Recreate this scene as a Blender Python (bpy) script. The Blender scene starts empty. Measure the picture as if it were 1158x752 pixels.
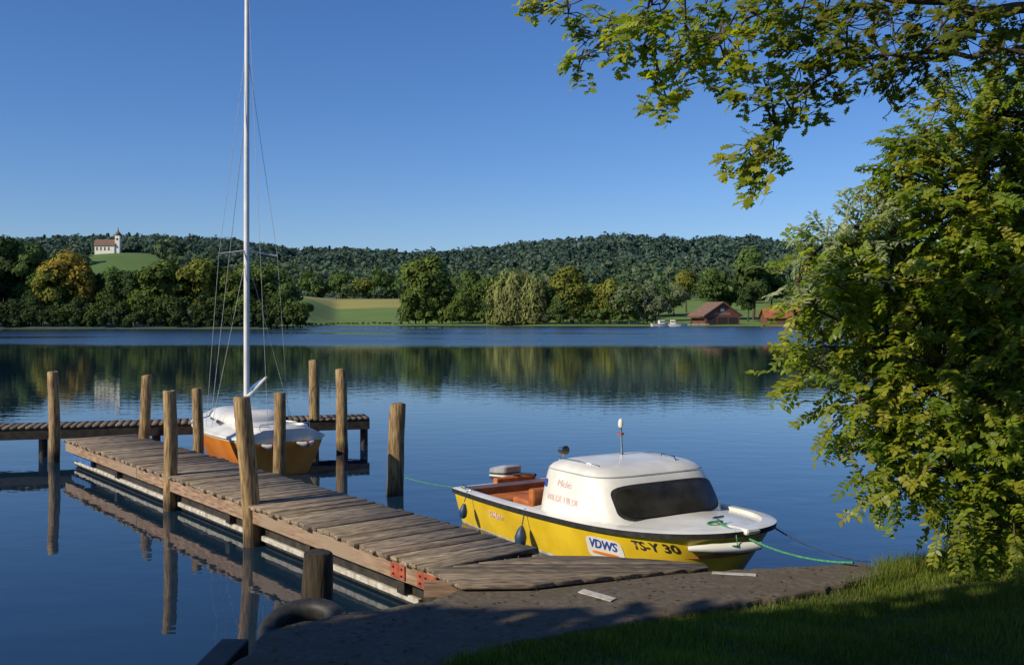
import bpy, bmesh, math, random
import numpy as np
from mathutils import Vector, Matrix
random.seed(5); rng=np.random.default_rng(7)
scene=bpy.context.scene
scene.view_settings.view_transform='Standard'; scene.view_settings.look='None'; scene.view_settings.exposure=0
H=3.0; F=1126.0
def W(px,py,d): return np.array([(px-579)/F*d, d, H-(py-359)/F*d])
def X(px,d): return (px-579)/F*d
# ---------------- helpers
def link(o,parent=None):
    scene.collection.objects.link(o)
    if parent: o.parent=parent
    return o
def empty(name,loc=(0,0,0),rz=0):
    e=bpy.data.objects.new(name,None); e.location=loc; e.rotation_euler=(0,0,rz); e.empty_display_size=.2
    scene.collection.objects.link(e); return e
def mesh_np(name,V,loops,sizes,mat,col=None,parent=None,smooth=False,loc=(0,0,0),rz=0):
    me=bpy.data.meshes.new(name); V=np.asarray(V,dtype=np.float32)
    me.vertices.add(len(V)); me.vertices.foreach_set('co',V.ravel())
    loops=np.asarray(loops,dtype=np.int32).ravel(); sizes=np.asarray(sizes,dtype=np.int32)
    me.loops.add(len(loops)); me.loops.foreach_set('vertex_index',loops)
    me.polygons.add(len(sizes)); st=np.zeros(len(sizes),dtype=np.int32); st[1:]=np.cumsum(sizes)[:-1]
    me.polygons.foreach_set('loop_start',st); me.polygons.foreach_set('loop_total',sizes)
    if smooth: me.polygons.foreach_set('use_smooth',np.ones(len(sizes),dtype=bool))
    if col is not None:
        a=me.color_attributes.new('Col','FLOAT_COLOR','POINT'); c=np.ones((len(V),4),dtype=np.float32); c[:,:3]=col
        a.data.foreach_set('color',c.ravel())
    me.update(calc_edges=True); me.validate()
    me.materials.append(mat)
    o=bpy.data.objects.new(name,me); o.location=loc; o.rotation_euler=(0,0,rz)
    return link(o,parent)
def pymesh(name,V,Fc,mats,parent=None,midx=None,smooth=False,loc=(0,0,0),rz=0,bevel=0):
    me=bpy.data.meshes.new(name); me.from_pydata([tuple(map(float,v)) for v in V],[],[tuple(int(i) for i in f) for f in Fc])
    if not isinstance(mats,(list,tuple)): mats=[mats]
    for m in mats: me.materials.append(m)
    if midx: me.polygons.foreach_set('material_index',midx)
    if smooth: me.polygons.foreach_set('use_smooth',[True]*len(Fc))
    bm=bmesh.new(); bm.from_mesh(me); bmesh.ops.recalc_face_normals(bm,faces=bm.faces); bm.to_mesh(me); bm.free()
    o=bpy.data.objects.new(name,me); o.location=loc; o.rotation_euler=(0,0,rz)
    if bevel:
        m=o.modifiers.new('b','BEVEL'); m.width=bevel; m.segments=2; m.limit_method='ANGLE'
    return link(o,parent)
BF=[(0,1,3,2),(4,6,7,5),(0,4,5,1),(2,3,7,6),(0,2,6,4),(1,5,7,3)]
def boxv(x0,x1,y0,y1,z0,z1): return [(x,y,z) for x in (x0,x1) for y in (y0,y1) for z in (z0,z1)]
def box(name,x0,x1,y0,y1,z0,z1,mat,parent=None,bevel=0.0,**k):
    return pymesh(name,boxv(x0,x1,y0,y1,z0,z1),BF,mat,parent,bevel=bevel,**k)
class Acc:
    def __init__(s): s.V=[];s.L=[];s.S=[];s.C=[];s.n=0
    def add(s,V,Fa,col=None):
        V=np.asarray(V,float); Fa=np.asarray(Fa); s.V.append(V); s.L.append((Fa+s.n).ravel()); s.S.append(np.full(len(Fa),Fa.shape[1]))
        c=np.ones((len(V),3))*(np.asarray(col) if col is not None else 1.0); s.C.append(c); s.n+=len(V)
    def build(s,name,mat,**k):
        return mesh_np(name,np.concatenate(s.V),np.concatenate(s.L),np.concatenate(s.S),mat,col=np.concatenate(s.C),**k)
def tube(acc,P,R,n=8,col=None,cap=False):
    P=np.asarray(P,float); R=np.ones(len(P))*np.asarray(R)
    T=np.gradient(P,axis=0); T/=np.linalg.norm(T,axis=1)[:,None]+1e-9
    up=np.array([0,0,1.]) if abs(T[0][2])<.9 else np.array([1.,0,0])
    a=np.linspace(0,2*math.pi,n,endpoint=False); V=[]
    for p,t,r in zip(P,T,R):
        u=np.cross(t,up); u/=np.linalg.norm(u)+1e-9; v=np.cross(u,t)
        V.append(p+r*(np.cos(a)[:,None]*u+np.sin(a)[:,None]*v))
    V=np.concatenate(V); m=len(P); Fa=[]
    for i in range(m-1):
        for j in range(n):
            k=(j+1)%n; Fa.append((i*n+j,i*n+k,(i+1)*n+k,(i+1)*n+j))
    acc.add(V,Fa,col)
    if cap:
        for base,pt in ((0,P[0]),((m-1)*n,P[-1])):
            VV=np.vstack([V[base:base+n],pt]); acc.add(VV,[(j,(j+1)%n,n) for j in range(n)],col)
def unit(a): return a/(np.linalg.norm(a,axis=-1,keepdims=True)+1e-9)
def rv(n): return unit(rng.normal(size=(n,3)))
TL=np.array([(0,0,0),(.3,.5,.06),(.7,.40,.04),(1,0,-.08),(.7,-.40,.04),(.3,-.5,.06)])
TO=np.array([(0,0,0),(.12,.10,0),(.24,.34,.04),(.34,.16,0),(.48,.5,.05),(.58,.22,0),(.74,.46,.02),(.84,.2,0),(1,0,-.1),
 (.84,-.2,0),(.74,-.46,.02),(.58,-.22,0),(.48,-.5,.05),(.34,-.16,0),(.24,-.34,.04),(.12,-.10,0)])
TQ=np.array([(-.5,-.5,0),(.5,-.38,.1),(.42,.5,0),(-.4,.4,.1)])
def leaves(acc,C,N,D,L,Wd,T,col):
    n=len(C); k=len(T); u=unit(D-(D*N).sum(1)[:,None]*N); v=np.cross(N,u)
    L=np.ones(n)*L; Wd=np.ones(n)*Wd
    V=C[:,None,:]+T[None,:,0,None]*L[:,None,None]*u[:,None,:]+T[None,:,1,None]*Wd[:,None,None]*v[:,None,:]+T[None,:,2,None]*L[:,None,None]*N[:,None,:]
    acc.add(V.reshape(-1,3),np.arange(n*k).reshape(n,k),np.repeat(np.ones((n,3))*col,k,axis=0))
# ---------------- materials
def newmat(name):
    m=bpy.data.materials.new(name); m.use_nodes=True; nt=m.node_tree; b=nt.nodes['Principled BSDF']; return m,nt,b
def nd(nt,t,**k):
    n=nt.nodes.new(t)
    for a,v in k.items(): setattr(n,a,v)
    return n
def noise_mat(name,c1,c2,scale=5,rough=.7,stretch=(1,1,1),bump=.2,bdist=.01,detail=6,attr=False,metal=0,c3=None,coat=0,lo=.35,hi=.65):
    m,nt,b=newmat(name); tc=nd(nt,'ShaderNodeTexCoord'); mp=nd(nt,'ShaderNodeMapping'); mp.inputs['Scale'].default_value=stretch
    nt.links.new(tc.outputs['Object'],mp.inputs[0]); no=nd(nt,'ShaderNodeTexNoise'); no.inputs['Scale'].default_value=scale; no.inputs['Detail'].default_value=detail
    nt.links.new(mp.outputs[0],no.inputs['Vector']); r=nd(nt,'ShaderNodeValToRGB')
    r.color_ramp.elements[0].position=lo; r.color_ramp.elements[0].color=(*c1,1); r.color_ramp.elements[1].position=hi; r.color_ramp.elements[1].color=(*c2,1)
    nt.links.new(no.outputs['Fac'],r.inputs[0]); out=r.outputs[0]
    if c3 is not None:
        n2=nd(nt,'ShaderNodeTexNoise'); n2.inputs['Scale'].default_value=scale*.23; n2.inputs['Detail'].default_value=4; nt.links.new(tc.outputs['Object'],n2.inputs['Vector'])
        r2=nd(nt,'ShaderNodeValToRGB'); r2.color_ramp.elements[0].position=.45; r2.color_ramp.elements[1].position=.65; nt.links.new(n2.outputs['Fac'],r2.inputs[0])
        mx=nd(nt,'ShaderNodeMixRGB'); nt.links.new(r2.outputs[0],mx.inputs[0]); nt.links.new(out,mx.inputs[1]); mx.inputs[2].default_value=(*c3,1); out=mx.outputs[0]
    if attr:
        at=nd(nt,'ShaderNodeAttribute',attribute_name='Col'); mx=nd(nt,'ShaderNodeMixRGB',blend_type='MULTIPLY'); mx.inputs[0].default_value=1
        nt.links.new(out,mx.inputs[1]); nt.links.new(at.outputs['Color'],mx.inputs[2]); out=mx.outputs[0]
    nt.links.new(out,b.inputs['Base Color']); b.inputs['Roughness'].default_value=rough; b.inputs['Metallic'].default_value=metal
    b.inputs['Coat Weight'].default_value=coat
    if bump:
        bp=nd(nt,'ShaderNodeBump'); bp.inputs['Strength'].default_value=bump; bp.inputs['Distance'].default_value=bdist
        nt.links.new(no.outputs['Fac'],bp.inputs['Height']); nt.links.new(bp.outputs[0],b.inputs['Normal'])
    return m
def leaf_mat(name,trans=.35,tcol=(1.3,1.5,.5),rough=.5,spec=.3):
    m,nt,b=newmat(name); at=nd(nt,'ShaderNodeAttribute',attribute_name='Col')
    nt.links.new(at.outputs['Color'],b.inputs['Base Color']); b.inputs['Roughness'].default_value=rough; b.inputs['Specular IOR Level'].default_value=spec
    if trans>0:
        t=nd(nt,'ShaderNodeBsdfTranslucent'); mx=nd(nt,'ShaderNodeMixRGB',blend_type='MULTIPLY'); mx.inputs[0].default_value=1; mx.inputs[2].default_value=(*tcol,1)
        nt.links.new(at.outputs['Color'],mx.inputs[1]); nt.links.new(mx.outputs[0],t.inputs['Color'])
        ms=nd(nt,'ShaderNodeMixShader'); ms.inputs[0].default_value=trans; nt.links.new(b.outputs[0],ms.inputs[1]); nt.links.new(t.outputs[0],ms.inputs[2])
        nt.links.new(ms.outputs[0],nt.nodes['Material Output'].inputs[0])
    return m
M_plank=noise_mat('weathered_planks',(.085,.065,.047),(.34,.28,.21),scale=5,stretch=(9,1.2,9),rough=.85,bump=.6,bdist=.006,attr=True)
M_plankR=noise_mat('weathered_planks_ramp',(.075,.057,.042),(.28,.225,.165),scale=5,stretch=(1.2,9,9),rough=.85,bump=.6,bdist=.006,attr=True)
M_fascia=noise_mat('faded_red_beam',(.17,.10,.06),(.37,.25,.17),scale=4,stretch=(1,8,8),rough=.85,bump=.4,c3=(.27,.20,.14))
M_white_worn=noise_mat('worn_white_paint',(.28,.26,.22),(.58,.55,.50),scale=9,rough=.6,bump=.1)
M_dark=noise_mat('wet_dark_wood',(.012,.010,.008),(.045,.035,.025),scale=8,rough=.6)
M_post=noise_mat('post_wood',(.12,.075,.035),(.42,.30,.15),scale=6,stretch=(6,6,.7),rough=.85,bump=.8,bdist=.012,attr=True)
M_red=noise_mat('rusty_red_steel',(.22,.045,.02),(.42,.10,.05),scale=14,rough=.6,bump=.2)
M_blue=noise_mat('blue_paint',(.03,.10,.30),(.06,.18,.42),scale=10,rough=.5)
M_conc=noise_mat('concrete',(.065,.05,.036),(.16,.13,.092),scale=16,rough=.95,bump=.5,bdist=.008,detail=12,c3=(.09,.07,.045),lo=.3,hi=.75)
M_gel=noise_mat('white_gelcoat',(.64,.63,.58),(.80,.79,.75),scale=2.5,rough=.3,bump=0,coat=.3)
M_yellow=noise_mat('yellow_gelcoat',(.64,.43,.012),(.82,.58,.025),scale=2.2,rough=.3,bump=0,coat=.4)
M_orange=noise_mat('orange_gelcoat',(.66,.20,.02),(.78,.27,.035),scale=3,rough=.3,bump=0,coat=.3)
M_inner=noise_mat('orange_brown_interior',(.30,.08,.02),(.50,.15,.03),scale=6,rough=.6)
M_rub=noise_mat('black_rubber',(.012,.012,.012),(.03,.03,.03),scale=12,rough=.6)
M_glass=noise_mat('dark_tinted_window',(.016,.016,.015),(.06,.055,.045),scale=2.2,rough=.12,bump=0)
M_grey=noise_mat('grey_cowling',(.04,.045,.05),(.08,.085,.09),scale=6,rough=.4,bump=0)
M_lgrey=noise_mat('light_grey_cowling_top',(.28,.29,.31),(.38,.39,.40),scale=6,rough=.35,bump=0)
M_chrome=noise_mat('polished_steel',(.5,.5,.5),(.65,.65,.65),scale=8,rough=.2,metal=1,bump=0)
M_alu=noise_mat('anodised_mast',(.55,.56,.57),(.72,.73,.74),scale=2,rough=.4,bump=0)
M_pink=noise_mat('faded_pink_lettering',(.75,.36,.36),(.8,.68,.66),scale=30,rough=.6,bump=0)
M_ink=noise_mat('black_lettering',(.02,.02,.02),(.04,.04,.04),scale=5,rough=.5,bump=0)
M_inkb=noise_mat('blue_lettering',(.02,.06,.35),(.03,.08,.4),scale=5,rough=.5,bump=0)
M_ropeg=noise_mat('green_rope',(.02,.13,.06),(.08,.32,.17),scale=60,rough=.8)
M_ropeb=noise_mat('blue_black_rope',(.01,.02,.06),(.04,.07,.15),scale=60,rough=.8)
M_wire=noise_mat('steel_wire',(.25,.25,.26),(.4,.4,.4),scale=9,rough=.4,bump=0)
M_bark=noise_mat('bark',(.035,.026,.018),(.11,.085,.06),scale=7,stretch=(3,3,.6),rough=.95,bump=.8,bdist=.02)
M_fartree=leaf_mat('far_foliage',.25,(1.2,1.3,.6),rough=.8,spec=.1)
M_leaf=leaf_mat('shore_tree_leaf',.45,(1.5,1.75,.35),rough=.42,spec=.35)
M_oak=leaf_mat('oak_leaf',.5,(1.6,1.85,.35),rough=.5,spec=.25)
M_grass=leaf_mat('grass_blade',.3,(1.4,1.5,.4),rough=.6,spec=.2)
# ---------------- world & sun
el=math.radians(31); td=np.array([.85,.53]); td/=np.linalg.norm(td)
w=bpy.data.worlds.new('World'); scene.world=w; w.use_nodes=True; nt=w.node_tree
sky=nd(nt,'ShaderNodeTexSky',sky_type='NISHITA'); sky.sun_disc=False; sky.sun_elevation=el; sky.sun_rotation=math.atan2(-td[0],-td[1])
sky.air_density=1.0; sky.dust_density=.3; sky.ozone_density=2.8; sky.altitude=300
hs=nd(nt,'ShaderNodeHueSaturation'); hs.inputs['Saturation'].default_value=1.18; hs.inputs['Value'].default_value=1
tint=nd(nt,'ShaderNodeMixRGB',blend_type='MULTIPLY'); tint.inputs[0].default_value=1; tint.inputs[2].default_value=(.82,.95,1.27,1)
nt.links.new(sky.outputs[0],hs.inputs['Color']); nt.links.new(hs.outputs[0],tint.inputs[1]); nt.links.new(tint.outputs[0],nt.nodes['Background'].inputs[0]); nt.nodes['Background'].inputs[1].default_value=.092
sd=bpy.data.lights.new('sun','SUN'); sd.energy=5.0; sd.angle=math.radians(.5); sd.color=(1,.88,.66)
so=bpy.data.objects.new('sun',sd); link(so); so.rotation_euler=Vector((td[0]*math.cos(el),td[1]*math.cos(el),-math.sin(el))).to_track_quat('-Z','Y').to_euler(); so.location=(-30,-20,30)
cam=bpy.data.cameras.new('camera'); co=bpy.data.objects.new('camera',cam); link(co); scene.camera=co
cam.lens=35.0; cam.sensor_width=36; cam.shift_y=-17/1158; co.location=(0,0,H); co.rotation_euler=(math.radians(90),0,0); cam.clip_end=20000; cam.clip_start=.1
# ---------------- terrain
sx=[-200,-40,-2.6,-2.15,-1.75,-1.2,-.5,.2,1,2,3.4,4.2,5.2,7,12,25,60,200]; sy=[3,4,6.0,6.6,7.5,8.25,8.55,8.95,9.3,9.6,9.95,10.3,10.9,12.5,16,24,50,160]
ridge_px=[-600,-200,0,80,170,260,330,400,470,540,620,700,780,850,900,1158,1500,2000]; ridge_y=[272,270,268,264,264,271,280,279,284,279,271,266,268,265,274,286,280,275]
def sm(t): t=np.clip(t,0,1); return t*t*(3-2*t)
def vn(x,y,s,seed=0):
    x=x/s+seed*17.3; y=y/s+seed*9.1
    return (np.sin(x*1.7+np.sin(y*1.3))+np.sin(y*2.1+1.3*np.sin(x*.9+2))+.5*np.sin(x*3.9+y*3.1))/2.5
def Dsh(a):
    px=579+F*a; return np.interp(px,[-500,0,300,345,380,560,700,880,1158,1600],[230,262,262,290,372,362,350,345,330,300])+2*vn(px,px*0,25)
def height(x,y):
    x=np.asarray(x,float); y=np.asarray(y,float)
    ys=np.interp(x,sx,sy); d=ys-y
    rise=.14*np.clip(x-3.7,0,8)*sm((d+.2)/.5)
    near=.43+.08*np.clip(d-1.1,0,12)*sm((d-.9)/.6)+rise+.05*sm((d-1.0)/.25)+.012*vn(x,y,.5)*sm((d-1)/.3)
    near=np.where(d<0,np.maximum(-2.0,.43+rise+d*2.6),near)
    a=x/np.maximum(y,1.0); D=Dsh(np.clip(a,-1.5,1.5)); t=y-D
    R=(359-np.interp(579+F*np.clip(a,-1.5,1.5),ridge_px,ridge_y))/F*1400-14-14
    far=.5+14*sm(t/260)+R*sm((y-640)/780)*(1+.05*vn(x,y,120,3))+27*np.exp(-((x+335)/105)**2-((y-860)/105)**2)
    far=np.where(t<0,np.maximum(-2,.5+t*.2),far)
    return np.where(y>60,far,near)
ang=np.concatenate([np.linspace(-46,46,330),np.linspace(48,312,89)])*math.pi/180
rad=np.exp(np.linspace(math.log(.6),math.log(9000),430)); nr,na=len(rad),len(ang)
RR,AA=np.meshgrid(rad,ang,indexing='ij'); gx=RR*np.sin(AA); gy=RR*np.cos(AA); gz=height(gx,gy)
gx=gx.ravel();gy=gy.ravel();gz=gz.ravel()
ga=gx/np.maximum(gy,1); gpx=579+F*ga
col=np.tile(np.array([.04,.055,.02]),(len(gx),1))
far=gy>200; col[far]=[.05,.08,.035]; col[gy>650]=[.06,.095,.07]  # hill ground beyond the fields has bluish distance haze in its colour
mead=far&(gpx>300)&(gpx<900)&(gy<700); col[mead]=[.12,.20,.035]
corn=far&(gpx>300)&(gpx<470)&(gy>500)&(gy<640); col[corn]=[.30,.28,.07]
ch=far&(gpx>70)&(gpx<210)&(gy>640)&(gy<900); col[ch]=[.085,.155,.035]
col*=(1+.12*vn(gx,gy,14))[:,None]
gz0=gz<.05; col[gz0&~far]=[.03,.028,.02]
i=np.arange(nr-1)[:,None]; j=np.arange(na)[None,:]; k=(j+1)%na
Q=np.stack([i*na+j,i*na+k,(i+1)*na+k,(i+1)*na+j],-1).reshape(-1,4)
Vg=np.stack([gx,gy,gz],1); Vg=np.vstack([Vg,[0,0,float(height(0,0))]]); col=np.vstack([col,[.045,.07,.02]])
tri=np.stack([np.arange(na),(np.arange(na)+1)%na,np.full(na,nr*na)],1)
mg=noise_mat('ground_soil_and_meadow',(.75,.75,.75),(1.15,1.15,1.15),scale=1.3,rough=.95,bump=.3,bdist=.02,attr=True)
mesh_np('ground',Vg,np.concatenate([Q.ravel(),tri.ravel()]),np.concatenate([np.full(len(Q),4),np.full(len(tri),3)]),mg,col=col,smooth=True)
# ---------------- water
m,nt,b=newmat('lake_water'); b.inputs['Base Color'].default_value=(.008,.026,.05,1); b.inputs['Roughness'].default_value=.01; b.inputs['IOR'].default_value=1.45
b.inputs['Specular IOR Level'].default_value=.65
tc=nd(nt,'ShaderNodeTexCoord'); sep=nd(nt,'ShaderNodeSeparateXYZ'); nt.links.new(tc.outputs['Object'],sep.inputs[0])
def mnoise(scale,st,det=3):
    mp=nd(nt,'ShaderNodeMapping'); mp.inputs['Scale'].default_value=st; nt.links.new(tc.outputs['Object'],mp.inputs[0])
    n=nd(nt,'ShaderNodeTexNoise'); n.inputs['Scale'].default_value=scale; n.inputs['Detail'].default_value=det; nt.links.new(mp.outputs[0],n.inputs['Vector']); return n
n1=mnoise(1.1,(1,1.5,1),3); n2=mnoise(.03,(.35,1,1),3)
mr=nd(nt,'ShaderNodeMapRange',interpolation_type='SMOOTHSTEP'); mr.inputs[1].default_value=92; mr.inputs[2].default_value=122; nt.links.new(sep.outputs['Y'],mr.inputs[0])
mr2=nd(nt,'ShaderNodeMapRange',interpolation_type='SMOOTHSTEP'); mr2.inputs[1].default_value=.32; mr2.inputs[2].default_value=.46; nt.links.new(n2.outputs['Fac'],mr2.inputs[0])
mul=nd(nt,'ShaderNodeMath',operation='MULTIPLY'); nt.links.new(mr.outputs[0],mul.inputs[0]); nt.links.new(mr2.outputs[0],mul.inputs[1])
dist=nd(nt,'ShaderNodeMapRange'); dist.inputs[3].default_value=.005; dist.inputs[4].default_value=.10; nt.links.new(mul.outputs[0],dist.inputs[0])
bp=nd(nt,'ShaderNodeBump'); bp.inputs['Strength'].default_value=1; nt.links.new(dist.outputs[0],bp.inputs['Distance']); nt.links.new(n1.outputs['Fac'],bp.inputs['Height']); nt.links.new(bp.outputs[0],b.inputs['Normal'])
rg=nd(nt,'ShaderNodeMapRange'); rg.inputs[3].default_value=.01; rg.inputs[4].default_value=.24; nt.links.new(mul.outputs[0],rg.inputs[0]); nt.links.new(rg.outputs[0],b.inputs['Roughness'])
pymesh('lake_water',[(-2500,-300,0),(2500,-300,0),(2500,420,0),(-2500,420,0)],[(0,1,2,3)],m)
# ---------------- far trees
def tree_quads(acc,x,y,z,h,wd,c,nl,nq,qs,kind='round'):
    c=np.array(c)
    if kind=='willow':
        n=nq; th=rng.uniform(0,2*math.pi,n); rr=wd/2*np.sqrt(rng.uniform(.1,1,n)); top=h*(1-.45*(rr/(wd/2))**2.2)*(1+.07*np.sin(th*7)+.05*np.sin(th*13+1)); zz=top*(rng.uniform(0.02,1,n)**.8)
        C=np.stack([x+rr*np.cos(th)*(1+.12*np.sin(th*5)),y+rr*np.sin(th),z+zz],1); N=unit(np.stack([np.cos(th),np.sin(th),np.full(n,.5)],1)+.5*rv(n)); D=np.tile([0,0,1.],(n,1))+.35*rv(n)
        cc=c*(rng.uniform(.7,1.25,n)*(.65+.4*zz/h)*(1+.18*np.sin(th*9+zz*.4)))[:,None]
        leaves(acc,C,N,unit(D),qs*1.7*rng.uniform(.5,1.3,n),qs*.75,TQ,cc); return
    ctr=np.array([x,y,z+h*.56]); 
    lc=rv(nl)*rng.uniform(.25,.72,nl)[:,None]*np.array([wd/2,wd/2,h*.44]); 
    if kind=='bush': ctr[2]=z+h*.42
    lr=rng.uniform(.32,.5,nl)*min(wd,h)*.62
    if kind=='conifer':
        t=rng.uniform(0,1,nq); th=rng.uniform(0,6.28,nq); r=wd/2*(1-t)*rng.uniform(.5,1,nq); C=np.stack([x+r*np.cos(th),y+r*np.sin(th),z+h*(.08+.92*t)],1)
        N=unit(np.stack([np.cos(th),np.sin(th),np.full(nq,.6)],1)+.4*rv(nq)); cc=c*rng.uniform(.8,1.12,nq)[:,None]
        leaves(acc,C,N,rv(nq),qs,qs,TQ,cc); return
    li=rng.integers(0,nl,nq); d=rv(nq); d[:,2]=np.abs(d[:,2])*.9-.25*(rng.uniform(size=nq)<.35); d=unit(d)
    C=ctr+lc[li]+d*(lr[li]*rng.uniform(.72,1.08,nq))[:,None]
    C[:,2]=np.maximum(C[:,2],z+.1)
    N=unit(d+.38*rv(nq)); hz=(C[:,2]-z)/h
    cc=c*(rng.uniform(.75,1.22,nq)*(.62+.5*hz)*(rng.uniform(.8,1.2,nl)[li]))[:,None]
    leaves(acc,C,N,rv(nq),qs*rng.uniform(.6,1.3,nq),qs*rng.uniform(.6,1.3,nq),TQ,cc)
G1=(.08,.13,.035);G2=(.11,.155,.035);G3=(.17,.185,.035);DK=(.048,.082,.028);YE=(.26,.20,.035);WL=(.21,.235,.08);SV=(.15,.19,.10)
near=Acc(); trunks=Acc()
def T(px,top,wpx,c,d=None,base=None,kind='round',nl=14,nq=2300,qs=None):
    a=(px-579)/F; D0=float(Dsh(np.array(a))); d=d or D0+6; x=a*d; z=float(height(x,d)); z=max(z,.3)
    h=(H-(top-359)/F*d)-z; wd=wpx/F*d
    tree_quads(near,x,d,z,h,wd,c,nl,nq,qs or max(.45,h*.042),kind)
    tube(trunks,[(x,d,z-.5),(x+.1*h*random.uniform(-.4,.4),d,z+h*.5)],[h*.022,h*.01],6)
L=[(-160,285,80,G1),(-110,280,80,DK),(-60,285,80,G1),(-25,278,70,DK),(5,266,60,DK),(28,260,46,G1),(48,300,40,G1),(72,279,64,YE),(60,292,40,G3),(92,288,36,YE),(112,308,36,DK),(132,300,44,G1),(152,304,36,DK),(170,290,44,G2),(190,285,46,G2),(210,300,36,DK),(226,280,48,G3),(248,294,44,G1),(266,296,40,G2),(286,290,44,G2),(306,302,44,G1),(325,316,34,G1),(340,338,26,G2)]
for p,t,wp,c in L: T(p,t,wp,c,d=268+random.uniform(0,8),nq=2800)
for p in range(-180,345,13): T(p+random.uniform(-5,5),random.uniform(318,338),34,DK if random.random()<.5 else G1,d=264+random.uniform(0,3),kind='bush',nl=8,nq=600)
for p in range(-190,345,7): T(p,random.uniform(346,360),17,DK,d=263.5+random.uniform(0,2),kind='bush',nl=5,nq=200,qs=.8)
for p in range(-190,330,22): T(p,random.uniform(296,308),44,G1,d=300+random.uniform(0,20),nq=900,nl=9)
# middle
Cn=[(482,287,54,G2),(470,312,34,G2),(500,307,30,G1),(530,300,40,G1,400),(520,330,40,G2),(548,314,40,G1,395),(556,332,34,DK),(646,292,42,G3),(648,318,40,G2),(620,320,30,DK,385),(632,334,30,G1),(672,318,36,G2,380),(690,310,38,G3),(712,316,40,G1),(735,316,34,SV,390),(700,332,44,G2),(728,338,40,SV),(762,320,40,SV,430),(776,300,34,G3,450),(806,301,44,G1,400),(822,322,26,DK,400),(852,278,50,G1,400),(846,318,26,DK,385),(872,300,36,G1,410),(905,308,46,G1,400),(940,300,60,G2,400),(985,305,60,G1),(1030,300,60,G2),(1080,296,60,G1),(1130,300,60,DK),(1180,290,70,G1),(1240,285,80,DK),(1300,285,80,G1)]
for q in Cn: T(q[0],q[1],q[2],q[3],d=(q[4] if len(q)>4 else None),nq=2600)
for q in [(362,318,34,G2),(386,308,30,G1),(410,316,36,G3),(432,304,30,G1),(446,316,26,G2),(350,306,30,G1)]: T(q[0],q[1],q[2],q[3],d=655,nq=900,qs=1.3)
T(580,306,50,WL,kind='willow',nq=6200,qs=.8); T(562,316,30,WL,kind='willow',nq=2600,qs=.8); T(603,312,36,WL,kind='willow',nq=3400,qs=.8)
T(712,322,46,SV,nq=2600,qs=.8);T(742,332,34,SV,nq=2000,qs=.8)
for p in list(range(455,735,11)): T(p+random.uniform(-4,4),random.uniform(338,352),24,random.choice([G1,G2,SV,G2]),kind='bush',nl=6,nq=420,qs=.8)
for p in (462,478,512,528): T(p,341,28,G2,kind='bush',nq=900,nl=8,qs=.7)
for p in list(range(916,1320,14)): T(p,random.uniform(330,345),26,random.choice([G1,DK]),kind='bush',nl=6,nq=420,qs=.8)
for p in range(345,455,6): T(p,random.uniform(364,366),8,(.10,.15,.04),kind='bush',nl=4,nq=90,qs=.5)
near.build('far_shore_trees',M_fartree); tk=trunks.build('far_shore_tree_trunks',M_bark)
hill=Acc()
def haze_tint(c,d):  # aerial haze painted into foliage colour, stronger with distance
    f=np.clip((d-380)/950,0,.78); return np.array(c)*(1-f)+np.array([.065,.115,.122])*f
n=0
while n<6000:
    y=rng.uniform(395,1500) if rng.uniform()<.5 else rng.uniform(800,1440); a=rng.uniform(-.68,.66); px=579+F*a
    if 98<px<180 and 650<y<862: continue
    if 325<px<462 and y<640: continue
    if 740<px<900 and y<450: continue
    if y<800 and px>450 and vn(np.array(a*y),np.array(y),60,5)<.15: continue
    if y<560 and px<325 : continue
    x=a*y; z=float(height(x,y)); pz=vn(np.array(x),np.array(y),90,7)
    if 90<px<185 and y<960: h=rng.uniform(8,12)
    else: h=rng.uniform(12,20)
    k='conifer' if (y>1000 and (rng.uniform()<.12+.4*(pz>.35))) else 'round'
    c=[G1,G1,G2,G2,G3,SV,DK][rng.integers(0,7)]
    if k=='conifer': c=DK
    c=np.array(c)*(1+.3*pz)
    tree_quads(hill,x,y,z-4,h,h*rng.uniform(1.0,1.5)*(.5 if k=='conifer' else 1),haze_tint(c,y),6,64 if y>800 else 210,3.1 if y>800 else 1.7,k); n+=1
hill.build('hill_forest',M_fartree)
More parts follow.
